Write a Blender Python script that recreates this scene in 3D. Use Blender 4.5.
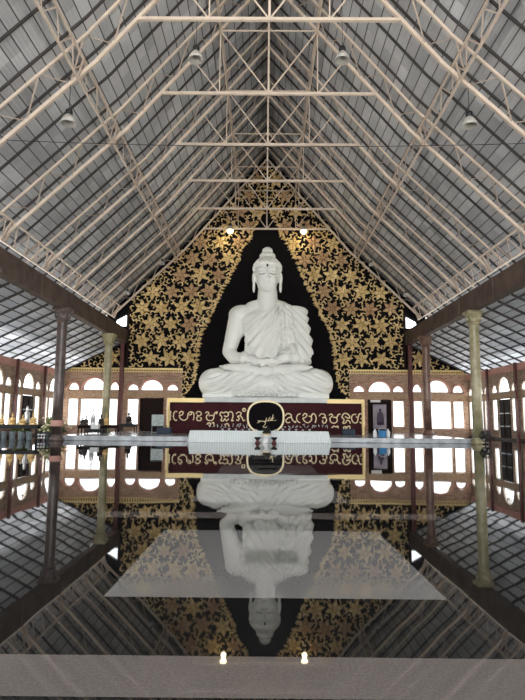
import bpy, bmesh, math, random
from mathutils import Vector, Matrix
from mathutils.bvhtree import BVHTree
random.seed(7)
S = bpy.context.scene
C = S.collection
PI = math.pi
for o in list(bpy.data.objects): bpy.data.objects.remove(o)

# ---------------------------------------------------------------- camera
cam = bpy.data.cameras.new('camera'); cam.sensor_fit = 'HORIZONTAL'; cam.sensor_width = 36
cam.lens = 36*550/525; cam.clip_end = 500; cam.clip_start = 0.05
co = bpy.data.objects.new('camera', cam); C.objects.link(co); S.camera = co
PITCH, YAW, ROLL = math.radians(7.25), 0.0045, 0.008
_fw = Vector((-math.sin(YAW)*math.cos(PITCH), math.cos(PITCH)*math.cos(YAW), math.sin(PITCH)))
_r = _fw.cross(Vector((0,0,1))).normalized(); _u = _r.cross(_fw)
_r2 = _r*math.cos(ROLL) + _u*math.sin(ROLL); _u2 = _u*math.cos(ROLL) - _r*math.sin(ROLL)
M = Matrix((( _r2.x,_u2.x,-_fw.x,-0.06),(_r2.y,_u2.y,-_fw.y,0),(_r2.z,_u2.z,-_fw.z,0.9),(0,0,0,1)))
co.matrix_world = M

# ---------------------------------------------------------------- world and light
w = bpy.data.worlds.new('world'); S.world = w; w.use_nodes = True
bg = w.node_tree.nodes['Background']; bg.inputs[0].default_value = (0.93,0.97,1.0,1); bg.inputs[1].default_value = 3.4
def area(name, loc, rot, sx, sy, power, col=(1,1,1)):
    l = bpy.data.lights.new(name,'AREA'); l.shape='RECTANGLE'; l.size=sx; l.size_y=sy; l.energy=power; l.color=col
    o = bpy.data.objects.new(name,l); C.objects.link(o); o.location=loc; o.rotation_euler=rot; return o
# added fill lamp behind the viewer, in place of daylight from the open front
area('entrance_fill', (0,-9,6), (math.radians(78),0,0), 20, 9, 1500, (1,0.98,0.95))
sl = bpy.data.lights.new('sun','SUN'); sl.energy=20; sl.angle=math.radians(2); sl.color=(1,0.97,0.9)
so = bpy.data.objects.new('sun',sl); C.objects.link(so); so.rotation_euler=(math.radians(-12),math.radians(-12),0)
S.view_settings.view_transform='Standard'; S.view_settings.look='None'; S.view_settings.gamma=1
S.view_settings.use_curve_mapping=False; S.view_settings.exposure=0.12

# ---------------------------------------------------------------- materials
def new(name):
    m = bpy.data.materials.new(name); m.use_nodes=True
    n = m.node_tree.nodes; l = m.node_tree.links
    return m, n, l, n['Principled BSDF']
def mat(name, col, rough=0.6, metal=0, noise=0.0, scale=6, bump=0, emit=None, es=0, ior=None, col2=None, spec=0.5):
    m,n,l,b = new(name); b.inputs['Specular IOR Level'].default_value=spec
    b.inputs['Base Color'].default_value=(*col,1); b.inputs['Roughness'].default_value=rough; b.inputs['Metallic'].default_value=metal
    if ior: b.inputs['IOR'].default_value=ior
    if emit: b.inputs['Emission Color'].default_value=(*emit,1); b.inputs['Emission Strength'].default_value=es
    if noise or col2 or bump:
        tc=n.new('ShaderNodeTexCoord'); t=n.new('ShaderNodeTexNoise'); t.inputs['Scale'].default_value=scale; t.inputs['Detail'].default_value=5
        l.new(tc.outputs['Object'],t.inputs['Vector'])
        if noise or col2:
            r=n.new('ShaderNodeValToRGB'); r.color_ramp.elements[0].position=0.35; r.color_ramp.elements[1].position=0.65
            c2 = col2 or tuple(min(1,c*(1+noise)) for c in col); c1 = col if col2 else tuple(c*(1-noise) for c in col)
            r.color_ramp.elements[0].color=(*c1,1); r.color_ramp.elements[1].color=(*c2,1)
            l.new(t.outputs['Fac'],r.inputs['Fac']); l.new(r.outputs['Color'],b.inputs['Base Color'])
        if bump:
            bp=n.new('ShaderNodeBump'); bp.inputs['Strength'].default_value=bump; bp.inputs['Distance'].default_value=0.02
            l.new(t.outputs['Fac'],bp.inputs['Height']); l.new(bp.outputs['Normal'],b.inputs['Normal'])
    return m
def math_node(n,l,op,a,bv=None):
    x=n.new('ShaderNodeMath'); x.operation=op
    if hasattr(a,'node'): l.new(a,x.inputs[0])
    else: x.inputs[0].default_value=a
    if bv is not None:
        if hasattr(bv,'node'): l.new(bv,x.inputs[1])
        else: x.inputs[1].default_value=bv
    return x.outputs[0]
def sheet_mat(name, c1, c2, pitch_x, pitch_y, line, metal=0.25, rough=0.45, trans=0):
    """ribbed sheet: thin dark seams along the hall every pitch_x, tone varies per sheet"""
    m,n,l,b=new(name)
    tc=n.new('ShaderNodeTexCoord'); sp=n.new('ShaderNodeSeparateXYZ'); l.new(tc.outputs['Object'],sp.inputs[0])
    sx=math_node(n,l,'DIVIDE',sp.outputs[0],pitch_x); sy=math_node(n,l,'DIVIDE',sp.outputs[1],pitch_y)
    fx=math_node(n,l,'FRACT',sx); lx=math_node(n,l,'LESS_THAN',fx,line)
    fl=n.new('ShaderNodeCombineXYZ'); l.new(math_node(n,l,'FLOOR',sx),fl.inputs[0]); l.new(math_node(n,l,'FLOOR',sy),fl.inputs[1])
    wn=n.new('ShaderNodeTexWhiteNoise'); wn.noise_dimensions='2D'; l.new(fl.outputs[0],wn.inputs['Vector'])
    ns=n.new('ShaderNodeTexNoise'); ns.inputs['Scale'].default_value=0.8; ns.inputs['Detail'].default_value=6; l.new(tc.outputs['Object'],ns.inputs['Vector'])
    f=math_node(n,l,'MULTIPLY_ADD',wn.outputs['Value'],0.45); f.node.inputs[2].default_value=0.0
    f2=math_node(n,l,'ADD',f,math_node(n,l,'MULTIPLY',ns.outputs['Fac'],0.7))
    r=n.new('ShaderNodeValToRGB'); r.color_ramp.elements[0].color=(*c1,1); r.color_ramp.elements[1].color=(*c2,1)
    r.color_ramp.elements[0].position=0.15; r.color_ramp.elements[1].position=0.9
    l.new(f2,r.inputs['Fac'])
    mx=n.new('ShaderNodeMix'); mx.data_type='RGBA'; l.new(lx,mx.inputs[0]); l.new(r.outputs['Color'],mx.inputs[6]); mx.inputs[7].default_value=(0.055,0.053,0.055,1)
    l.new(mx.outputs[2],b.inputs['Base Color']); b.inputs['Metallic'].default_value=metal; b.inputs['Roughness'].default_value=rough
    rib=math_node(n,l,'SINE',math_node(n,l,'MULTIPLY',sp.outputs[0],2*PI/pitch_x*3))
    bp=n.new('ShaderNodeBump'); bp.inputs['Strength'].default_value=0.35; bp.inputs['Distance'].default_value=0.015
    l.new(rib,bp.inputs['Height']); l.new(bp.outputs['Normal'],b.inputs['Normal'])
    if trans:                                           # translucency added to brighten the undersides of the sheets
        tr=n.new('ShaderNodeBsdfTranslucent'); l.new(mx.outputs[2],tr.inputs['Color']); ms=n.new('ShaderNodeMixShader'); ms.inputs[0].default_value=trans
        l.new(b.outputs[0],ms.inputs[1]); l.new(tr.outputs[0],ms.inputs[2]); l.new(ms.outputs[0],n['Material Output'].inputs['Surface'])
    return m
def brick_mat(name, c1, c2, mortar, scale=1.0, axis='XZ'):
    m,n,l,b=new(name)
    tc=n.new('ShaderNodeTexCoord'); sp=n.new('ShaderNodeSeparateXYZ'); cb=n.new('ShaderNodeCombineXYZ'); l.new(tc.outputs['Object'],sp.inputs[0])
    l.new(sp.outputs[0 if axis[0]=='X' else 1],cb.inputs[0]); l.new(sp.outputs[2],cb.inputs[1])
    t=n.new('ShaderNodeTexBrick'); l.new(cb.outputs[0],t.inputs['Vector'])
    t.inputs['Color1'].default_value=(*c1,1); t.inputs['Color2'].default_value=(*c2,1); t.inputs['Mortar'].default_value=(*mortar,1)
    t.inputs['Scale'].default_value=scale; t.inputs['Brick Width'].default_value=0.24; t.inputs['Row Height'].default_value=0.085; t.inputs['Mortar Size'].default_value=0.012
    l.new(t.outputs['Color'],b.inputs['Base Color']); b.inputs['Roughness'].default_value=0.8
    bp=n.new('ShaderNodeBump'); bp.inputs['Strength'].default_value=0.5; bp.inputs['Distance'].default_value=0.01
    l.new(t.outputs['Fac'],bp.inputs['Height']); bp.invert=True; l.new(bp.outputs['Normal'],b.inputs['Normal'])
    return m
def granite(name, col, rough=0.02, ior=1.44):
    m,n,l,b=new(name)
    tc=n.new('ShaderNodeTexCoord')
    t=n.new('ShaderNodeTexNoise'); t.inputs['Scale'].default_value=90; t.inputs['Detail'].default_value=2; l.new(tc.outputs['Object'],t.inputs['Vector'])
    r=n.new('ShaderNodeValToRGB'); r.color_ramp.elements[0].position=0.35; r.color_ramp.elements[1].position=0.7
    r.color_ramp.elements[0].color=(*[c*0.85 for c in col],1); r.color_ramp.elements[1].color=(*[c*1.15 for c in col],1)
    l.new(t.outputs['Fac'],r.inputs['Fac']); l.new(r.outputs['Color'],b.inputs['Base Color'])
    b.inputs['Roughness'].default_value=rough; b.inputs['IOR'].default_value=ior
    # large slabs are never perfectly level: slow undulation
    t2=n.new('ShaderNodeTexNoise'); t2.inputs['Scale'].default_value=1.3; t2.inputs['Detail'].default_value=1; l.new(tc.outputs['Object'],t2.inputs['Vector'])
    bp=n.new('ShaderNodeBump'); bp.inputs['Strength'].default_value=0.25; bp.inputs['Distance'].default_value=0.004
    l.new(t2.outputs['Fac'],bp.inputs['Height']); l.new(bp.outputs['Normal'],b.inputs['Normal'])
    return m
K = dict(
 black_granite=granite('black_granite',(0.006,0.006,0.006)),
 grey_granite=granite('grey_granite',(0.115,0.11,0.107)),
 brown_granite=granite('brown_granite',(0.085,0.073,0.067)),
 step=mat('step_marble',(0.42,0.44,0.46),0.15,noise=0.25,scale=3),
 roof=sheet_mat('roof_sheet',(0.27,0.275,0.295),(0.62,0.63,0.65),0.27,1.2,0.09,metal=0.1,trans=0.012),
 aisle=sheet_mat('aisle_sheet',(0.48,0.50,0.53),(0.78,0.80,0.83),0.36,1.133,0.09,metal=0.1,trans=0.38),
 batten=mat('dark_batten',(0.045,0.04,0.04),0.6),
 steel=mat('cream_steel',(0.66,0.55,0.455),0.45,noise=0.08,scale=3),
 thin=mat('thin_steel',(0.50,0.40,0.33),0.5),
 beam=mat('stained_beam',(0.06,0.038,0.03),0.75,col2=(0.11,0.075,0.06),scale=2.2,bump=0.3),
 brick=brick_mat('brick_back',(0.24,0.11,0.065),(0.50,0.30,0.20),(0.42,0.34,0.26)),
 brick_s=brick_mat('brick_side',(0.20,0.11,0.07),(0.42,0.26,0.18),(0.42,0.35,0.28),axis='YZ'),
 pink=mat('pink_plaster',(0.50,0.25,0.20),0.7,noise=0.15,scale=4),
 band=mat('brick_band',(0.33,0.20,0.12),0.8,col2=(0.5,0.36,0.24),scale=14),
 redpost=mat('red_post',(0.10,0.028,0.024),0.45),
 gold=mat('gold_relief',(0.60,0.42,0.17),0.5,0.2,col2=(0.84,0.65,0.34),scale=3,bump=0.3),
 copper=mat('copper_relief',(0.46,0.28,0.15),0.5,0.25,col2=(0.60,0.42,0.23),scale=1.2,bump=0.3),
 goldtrim=mat('gold_trim',(0.78,0.60,0.28),0.4,0.3),
 black=mat('black_panel',(0.006,0.005,0.006),0.8,spec=0.08),
 maroon=mat('maroon_panel',(0.045,0.007,0.010),0.6,noise=0.2,scale=2,spec=0.12),
 marble=mat('white_marble',(0.87,0.88,0.84),0.38,noise=0.02,scale=1.5),
 greymarble=mat('pale_marble_slab',(0.55,0.57,0.55),0.3,noise=0.1,scale=2),
 cloth=mat('white_cloth',(0.72,0.77,0.76),0.8),
 dark=mat('dark_wood',(0.018,0.009,0.008),0.7,spec=0.15),
 darker=mat('near_black',(0.008,0.008,0.009),0.5),
 white=mat('white_paint',(0.8,0.8,0.78),0.5),
 frame=mat('window_frame',(0.80,0.74,0.68),0.6),
 letters=mat('letter_gold',(0.95,0.80,0.50),0.4,0.1),
 silver=mat('silver',(0.6,0.6,0.6),0.3,0.7),
 tinygold=mat('statuette_gold',(0.75,0.52,0.22),0.35,0.5),
 bronze=mat('dark_bronze',(0.05,0.04,0.035),0.35,0.5),
 green=mat('leaf_green',(0.10,0.16,0.04),0.6,col2=(0.35,0.38,0.14),scale=9),
 yellowfl=mat('pale_flower',(0.75,0.68,0.45),0.6),
 drum=mat('grey_drum',(0.22,0.26,0.28),0.35),
 blue=mat('blue_plastic',(0.08,0.30,0.60),0.4),
 slate=mat('slate_cloth',(0.03,0.045,0.07),0.7),
 purple=mat('banner_purple',(0.20,0.17,0.22),0.5,col2=(0.40,0.34,0.40),scale=1.6),
 figure=mat('banner_figure',(0.045,0.025,0.06),0.5),
 pinkband=mat('pink_cloth',(0.60,0.32,0.27),0.7),
 glassdome=mat('lamp_dome',(0.42,0.40,0.37),0.35),
 warm=mat('warm_bulb',(1,0.9,0.6),0.4,emit=(1.0,0.86,0.50),es=14),
 ground=mat('outside_paving',(0.62,0.60,0.56),0.9,noise=0.1,scale=1),
 pavgreen=mat('board_face',(0.30,0.36,0.35),0.5,col2=(0.55,0.60,0.58),scale=16),
)
def marble_col(name,c1,c2):
    return mat(name,c1,0.3,col2=c2,scale=2.4)
K['col_shaded']=marble_col('column_shaded',(0.055,0.04,0.035),(0.14,0.10,0.09))  # shade on the near left column is painted into this dark brown
K['col_yellow']=marble_col('column_yellow',(0.26,0.235,0.13),(0.46,0.41,0.26))
K['col_red']=marble_col('column_red',(0.13,0.06,0.045),(0.24,0.15,0.11))

# ---------------------------------------------------------------- helpers
def obj(name, bm, m, parent=None, smooth=False):
    me=bpy.data.meshes.new(name); bm.to_mesh(me); bm.free()
    ms = m if isinstance(m,(list,tuple)) else [m]
    for x in ms: me.materials.append(K[x] if isinstance(x,str) else x)
    if smooth:
        for p in me.polygons: p.use_smooth=True
    o=bpy.data.objects.new(name,me); C.objects.link(o)
    if parent: o.parent=parent
    return o
def tag(o,label,cat,group=None):
    o['label']=label; o['category']=cat
    if group: o['group']=group
    return o
def thing(name,label,cat,loc=(0,0,0),rz=0,group=None):
    o=bpy.data.objects.new(name,None); C.objects.link(o); o.location=loc; o.rotation_euler=(0,0,rz)
    o.empty_display_size=0.2
    return tag(o,label,cat,group)
def struct(o): o['kind']='structure'; return o
def B(): return bmesh.new()
def box(bm,x0,x1,y0,y1,z0,z1,mi=0):
    v=[bm.verts.new((x,y,z)) for x in (x0,x1) for y in (y0,y1) for z in (z0,z1)]
    for f in ((0,1,3,2),(4,6,7,5),(0,4,5,1),(2,3,7,6),(0,2,6,4),(1,5,7,3)):
        F=bm.faces.new([v[i] for i in f]); F.material_index=mi
def bar(bm,a,b,wd,h=None,up=(0,0,1)):
    a=Vector(a); b=Vector(b); d=(b-a)
    if d.length<1e-6: return
    d.normalize(); up=Vector(up)
    if abs(d.dot(up))>0.98: up=Vector((0,1,0))
    s=d.cross(up).normalized(); u=s.cross(d); h=h or wd; s*=wd/2; u*=h/2
    A=[bm.verts.new(a+s*i+u*j) for i,j in ((-1,-1),(1,-1),(1,1),(-1,1))]
    D=[bm.verts.new(b+s*i+u*j) for i,j in ((-1,-1),(1,-1),(1,1),(-1,1))]
    for i in range(4): bm.faces.new((A[i],A[(i+1)%4],D[(i+1)%4],D[i]))
    bm.faces.new(A[::-1]); bm.faces.new(D)
def tube(bm,pts,rad,n=8,cap=True):
    pts=[Vector(p) for p in pts]; rings=[]
    if not isinstance(rad,(list,tuple)): rad=[rad]*len(pts)
    prev=None
    for i,p in enumerate(pts):
        d=(pts[min(i+1,len(pts)-1)]-pts[max(i-1,0)]).normalized()
        up=prev if prev else (Vector((0,0,1)) if abs(d.z)<0.9 else Vector((0,1,0)))
        s=d.cross(up).normalized(); u=s.cross(d).normalized(); prev=u
        rings.append([bm.verts.new(p+(s*math.cos(2*PI*k/n)+u*math.sin(2*PI*k/n))*rad[i]) for k in range(n)])
    for i in range(len(rings)-1):
        for k in range(n): bm.faces.new((rings[i][k],rings[i][(k+1)%n],rings[i+1][(k+1)%n],rings[i+1][k]))
    if cap: bm.faces.new(rings[0][::-1]); bm.faces.new(rings[-1])
def lathe(bm,prof,c=(0,0,0),n=20,sx=1,sy=1):
    rings=[]
    for r,z in prof:
        r=max(r,0.0008)
        rings.append([bm.verts.new((c[0]+r*sx*math.cos(2*PI*k/n),c[1]+r*sy*math.sin(2*PI*k/n),c[2]+z)) for k in range(n)])
    for i in range(len(rings)-1):
        for k in range(n): bm.faces.new((rings[i][k],rings[i][(k+1)%n],rings[i+1][(k+1)%n],rings[i+1][k]))
    bm.faces.new(rings[0][::-1]); bm.faces.new(rings[-1])
def ell(bm,c,r,n=16,rot=None):
    mt=Matrix.Translation(Vector(c))
    if rot: mt=mt@rot
    mt=mt@Matrix.Diagonal((*r,1))
    bmesh.ops.create_uvsphere(bm,u_segments=n,v_segments=max(6,n//2),radius=1,matrix=mt)
def capsule(bm,a,b,ra,rb,n=16,steps=6,flat=None):
    a=Vector(a); b=Vector(b)
    ell(bm,a,(ra,)*3,n); ell(bm,b,(rb,)*3,n)
    tube(bm,[a.lerp(b,i/steps) for i in range(steps+1)],[ra+(rb-ra)*i/steps for i in range(steps+1)],n)
def copy_tree(o,parent=None):
    c=o.copy(); C.objects.link(c)
    if parent: c.parent=parent
    for ch in [x for x in C.objects if x.parent==o]: copy_tree(ch,c)
    return c
def holed(name,outer,holes,thick,m,place,parent=None,mi_fn=None):
    """flat panel with real openings; 2D (a,b) -> place matrix; extruded both sides by thick/2"""
    cu=bpy.data.curves.new(name,'CURVE'); cu.dimensions='2D'; cu.fill_mode='BOTH'; cu.extrude=thick/2
    for pl in [outer]+holes:
        s=cu.splines.new('POLY'); s.points.add(len(pl)-1); s.use_cyclic_u=True
        for i,(a,b) in enumerate(pl): s.points[i].co=(a,b,0,1)
    t=bpy.data.objects.new(name,cu); C.objects.link(t)
    dg=bpy.context.evaluated_depsgraph_get(); me=bpy.data.meshes.new_from_object(t.evaluated_get(dg))
    bpy.data.objects.remove(t); bpy.data.curves.remove(cu)
    me.transform(place); me.materials.clear(); me.materials.append(K[m])
    for p in me.polygons: p.material_index=0
    o=bpy.data.objects.new(name,me); C.objects.link(o)
    if parent: o.parent=parent
    return o
def rect(a0,a1,b0,b1): return [(a0,b0),(a1,b0),(a1,b1),(a0,b1)]
def arch(a0,a1,b0,b1,n=14):
    c=(a0+a1)/2; r=(a1-a0)/2
    return [(c+r*math.cos(PI*i/n),b0+(b1-b0)*math.sin(PI*i/n)) for i in range(n+1)]
XZ=lambda y: Matrix(((1,0,0,0),(0,0,-1,y),(0,1,0,0),(0,0,0,1)))       # (a,b)->(x=a,z=b)
YZ=lambda x: Matrix(((0,0,1,x),(1,0,0,0),(0,1,0,0),(0,0,0,1)))        # (a,b)->(y=a,z=b)

# ---------------------------------------------------------------- hall dimensions
FR=[7.4,11.1,14.8,18.5,22.2,25.8,29.4,32.65]          # truss frames along the hall
YB=33.0; XC=8.4; XS=12.1; SLAB=0.20
def L(x):                                              # lower chord height
    x=abs(x); return 17.1-1.17*x if x<5.0 else 11.25-0.97*(x-5.0)
GAP=0.55

# ground outside and floor
bm=B(); box(bm,-60,60,-40,80,-0.30,-0.06); struct(tag(obj('ground',bm,'ground'),'pale paving outside the hall openings','ground'))
xs=[-12.3,-1.62,-0.875,-0.18,0.17,0.875,1.62,12.3]
bm=B(); ys=[-6.0]; per=3.3; cells=[]
yy=-4.68
marks=[]
while yy<22:
    marks.append((yy,yy+0.32,'s')); marks.append((yy+1.02,yy+2.74,'q',yy+1.70,yy+2.05)); yy+=per
cut={-6.0,33.2}
for mk in marks:
    for v in (mk[0],mk[1])+mk[3:]: cut.add(v)
cut=sorted(cut)
for j in range(len(cut)-1):
    for i in range(len(xs)-1):
        cy=(cut[j]+cut[j+1])/2; cx=(xs[i]+xs[i+1])/2; mi=0
        for mk in marks:
            if mk[0]<cy<mk[1]:
                if mk[2]=='s' and abs(cx)<1.62: mi=2
                if mk[2]=='q' and abs(cx)<0.875: mi=0 if (abs(cx)<0.1 and mk[3]<cy<mk[4]) else 1
        vs=[bm.verts.new((x,y,0)) for x,y in ((xs[i],cut[j]),(xs[i+1],cut[j]),(xs[i+1],cut[j+1]),(xs[i],cut[j+1]))]
        bm.faces.new(vs).material_index=mi
bmesh.ops.remove_doubles(bm,verts=bm.verts,dist=1e-5)
ext=bmesh.ops.extrude_face_region(bm,geom=list(bm.faces))
for v in [g for g in ext['geom'] if isinstance(g,bmesh.types.BMVert)]: v.co.z=-0.055
bmesh.ops.recalc_face_normals(bm,faces=bm.faces)
struct(obj('floor',bm,['black_granite','grey_granite','brown_granite']))
bm=B(); box(bm,-8.75,8.45,22.9,32.85,0.002,SLAB)
o=obj('marble_platform',bm,'step'); tag(o,'low grey marble platform step under the statue pedestal and columns','platform')
bv=o.modifiers.new('b','BEVEL'); bv.width=0.02; bv.segments=2

# ---------------------------------------------------------------- roofs
XE=11.0
def roof_side(s):
    bm=B(); th=0.05; Y0,Y1=-2.0,33.6
    prof=[(0,L(0)+GAP),(5.0,L(5.0)+GAP),(XE,L(XE)+GAP)]
    for (xa,za),(xb,zb) in zip(prof,prof[1:]):
        v=[bm.verts.new((s*x,y,z+dz)) for dz in (0,th) for (x,z) in ((xa,za),(xb,zb)) for y in (Y0,Y1)]
        for f in ((0,1,3,2),(4,6,7,5),(0,4,5,1),(2,3,7,6),(0,2,6,4),(1,5,7,3)): bm.faces.new([v[i] for i in f])
    bmesh.ops.recalc_face_normals(bm,faces=bm.faces)
    o=struct(obj('ceiling',bm,'roof'))
    y=-0.0
    ysb=[]; 
    for i in range(len(FR)-1):
        for k in range(3): ysb.append(FR[i]+(FR[i+1]-FR[i])*(k+0.12)/3)
    ysb=[FR[0]-1.2*k for k in range(6,0,-1)]+ysb+[32.75]
    for y in ysb:
        bm=B()
        for (xa,za),(xb,zb) in zip(prof,prof[1:]): bar(bm,(s*xa,y,za-0.04),(s*xb,y,zb-0.04),0.06,0.07)
        obj('batten',bm,'batten',o)
    return o
roof_side(-1); roof_side(1)
def aisle(s):
    bm=B(); z=lambda x:5.52-0.49*(x-8.6); Y0,Y1=2.0,33.3
    v=[bm.verts.new((s*x,y,z(x)+dz)) for dz in (0,0.05) for x in (8.8,13.3) for y in (Y0,Y1)]
    for f in ((0,1,3,2),(4,6,7,5),(0,4,5,1),(2,3,7,6),(0,2,6,4),(1,5,7,3)): bm.faces.new([v[i] for i in f])
    bmesh.ops.recalc_face_normals(bm,faces=bm.faces)
    o=struct(obj('ceiling',bm,'aisle'))
    n=int((Y1-Y0)/1.133)
    for k in range(n):
        y=32.8-k*1.133; bm=B(); bar(bm,(s*8.7,y,z(8.7)-0.06),(s*13.2,y,z(13.2)-0.06),0.05,0.08); obj('batten',bm,'batten',o)
    bm=B()
    for x in [8.95+0.72*k for k in range(6)]: bar(bm,(s*x,Y0+.1,z(x)-0.02),(s*x,32.9,z(x)-0.02),0.022,0.03)
    obj('batten_row',bm,'batten',o)
    return o
aisle(-1); aisle(1)

# ---------------------------------------------------------------- trusses
def truss_mesh():
    root=bpy.data.objects.new('roof_truss',None); C.objects.link(root)
    U=lambda x:L(x)+0.36
    XO=9.30; DY=-0.75
    bm=B(); zt=12.57; xt=(17.1-zt)/1.17
    bar(bm,(-xt-.02,0,zt),(xt+.02,0,zt),0.095,0.095); obj('collar_tie',bm,'steel',root)
    for s in (-1,1):
        bm=B(); bar(bm,(0,0,L(0)),(s*5.0,0,L(5.0)),0.10,0.10); bar(bm,(s*4.98,0,L(5.0)),(s*XO,0,L(XO)),0.10,0.10); obj('lower_chord',bm,'steel',root)
        bm=B(); bar(bm,(0,DY,U(0)),(s*5.0,DY,U(5.0)),0.065,0.07); bar(bm,(s*4.98,DY,U(5.0)),(s*(XO+.6),DY,U(XO+.6)),0.065,0.07); obj('upper_chord',bm,'steel',root)
        bm=B(); x=0.35; k=0
        while x<XO-0.7:
            xn=x+0.60
            if k%2==0: bar(bm,(s*x,DY,U(x)),(s*xn,0,L(xn)),0.035)
            else: bar(bm,(s*x,0,L(x)),(s*(xn),DY,U(xn)),0.022)
            x=xn; k+=1
        obj('web_bracing',bm,'thin',root)
        bm=B(); bar(bm,(s*1.77,0,L(1.77)),(s*1.77,0,zt),0.04)
        bar(bm,(0,0,zt),(s*1.77,0,L(1.77)),0.042); bar(bm,(s*1.77,0,zt),(s*2.75,0,L(2.75)),0.038); obj('strut',bm,'steel',root)
    bm=B(); bar(bm,(0,0,zt),(0,0,L(0)),0.07); obj('king_post',bm,'steel',root)
    bm=B(); bar(bm,(-1.77,0,L(1.77)),(1.77,0,L(1.77)),0.045); obj('upper_collar',bm,'steel',root)
    return root
lab={14.8:'cream steel roof truss whose tie bar crosses highest in the picture',18.5:'cream steel roof truss, second tie bar down from the top',
22.2:'cream steel roof truss, third tie bar down from the top',25.8:'cream steel roof truss, fourth tie bar down from the top',
29.4:'cream steel roof truss just in front of the two lit lamps',32.65:'rearmost cream steel roof truss against the gold wall',
11.1:'cream steel roof truss overhead, next nearer than the highest visible tie bar',7.4:'cream steel roof truss nearest the entrance, overhead'}
t0=truss_mesh()
for i,y in enumerate(FR):
    t=t0 if i==0 else copy_tree(t0)
    t.location=(0,y,0); tag(t,lab[y],'roof truss','cream roof trusses')
def lattice(x,zb,zt,step,labl,r=0.06,wr=0.032,dx=0):
    t=thing('lattice_girder',labl,'girder',(0,0,0),0,'lattice girders along the roof')
    bm=B(); bar(bm,(x,0,zb),(x,32.9,zb),r); obj('bottom_chord',bm,'steel',t)
    bm=B(); bar(bm,(x+dx,0,zt),(x+dx,32.9,zt),r); obj('top_chord',bm,'steel',t)
    bm=B(); y=0.0; k=0
    while y<32.8:
        yn=min(y+step,32.9)
        a=(x,y,zb) if k%2==0 else (x+dx,y,zt); b=(x+dx,yn,zt) if k%2==0 else (x,yn,zb)
        bar(bm,a,b,wr)
        y=yn; k+=1
    for y in FR: bar(bm,(x,y-.12,zb),(x+dx,y-.12,zt),wr*1.6); bar(bm,(x,y+.12,zb),(x+dx,y+.12,zt),wr*1.6)
    obj('web_bracing',bm,'thin',t)
for s,n in ((-1,'left'),(1,'right')):
    lattice(s*5.5,10.62,11.2,0.55,'lattice steel girder running along the middle of the %s roof slope'%n,dx=-s*.14)
    lattice(s*9.22,7.0,7.70,0.46,'lattice steel girder along the %s eave above the dark beam'%n,0.06,0.04,dx=-s*.34)
    lattice(s*1.77,14.9,15.45,0.9,'thin lattice steel girder beside the ridge on the %s'%n,0.06)
lattice(0,17.0,17.5,1.2,'lattice steel girder under the ridge line',0.07)
bm=B(); pts=[(-7.55+15.1*i/24,14.8,8.62+0.15*((i-12)/12)**2) for i in range(25)]
for a,b in zip(pts,pts[1:]): bar(bm,a,b,0.014)
tag(obj('tension_cable',bm,'darker'),'thin dark cable strung straight across the hall under the roof','cable')

# ---------------------------------------------------------------- beams and columns
for s,n in ((-1,'left'),(1,'right')):
    bm=B(); box(bm,s*8.4-0.0 if s>0 else -8.75, 8.75 if s>0 else -8.4, 2.0,32.97,5.45,6.25)
    bm2=bm; 
    for y in [2.0+3.6*k for k in range(9)]: box(bm,(8.36 if s>0 else -8.79),(8.79 if s>0 else -8.36),y,y+0.06,5.44,6.26)
    t=obj('concrete_beam',bm,'beam'); tag(t,'long dark stained beam above the %s row of columns'%n,'beam')
def column(x,y,m,label,z0=SLAB,band=False):
    t=thing('column',label,'column',(x,y,z0),0,'columns beside the platform'); H=5.45-z0
    bm=B(); lathe(bm,[(0.30,0),(0.30,0.10),(0.25,0.14),(0.25,0.2),(0.21,0.26)],n=24); obj('base',bm,m,t,True)
    bm=B(); lathe(bm,[(0.21,0.24),(0.205,2.0),(0.20,H-0.62),(0.20,H-0.5)],n=24); obj('shaft',bm,m,t,True)
    bm=B(); lathe(bm,[(0.22,H-0.56),(0.26,H-0.5),(0.22,H-0.44),(0.25,H-0.3),(0.36,H-0.14),(0.36,H-0.1)],n=24)
    box(bm,-0.34,0.34,-0.34,0.34,H-0.1,H)
    for k in range(8):
        a=2*PI*k/8; ell(bm,(0.27*math.cos(a),0.27*math.sin(a),H-0.3),(0.07,0.07,0.13),8)
    obj('capital',bm,m,t)
    if band:
        bm=B(); lathe(bm,[(0.235,0.58),(0.24,0.6),(0.24,0.8),(0.235,0.82)],n=24); obj('cloth_band',bm,'pinkband',t,True)['label']='pink cloth band'
    return t
column(-8.5,22.55,'col_shaded','shade-darkened brown column with a pink band, nearer one on the left',0,True)
column(-8.5,29.4,'col_yellow','greenish yellow marble column, farther one on the left')
column(8.6,22.55,'col_yellow','yellowish marble column, nearer one on the right',0)
column(8.6,29.4,'col_red','reddish brown marble column, farther one on the right')
column(-8.5,16.1,'col_shaded','shade-darkened brown column next nearer the viewer on the left',0)
column(8.6,16.1,'col_yellow','yellowish marble column next nearer the viewer on the right',0)
for s,n in ((-1,'left'),(1,'right')):
    bm=B(); box(bm,s*8.60-0.11,s*8.60+0.11,32.6,32.82,SLAB+.002,5.44); tag(obj('corner_post',bm,'redpost'),'dark red square post at the %s end of the gold wall'%n,'post','dark red wall posts')

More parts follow.
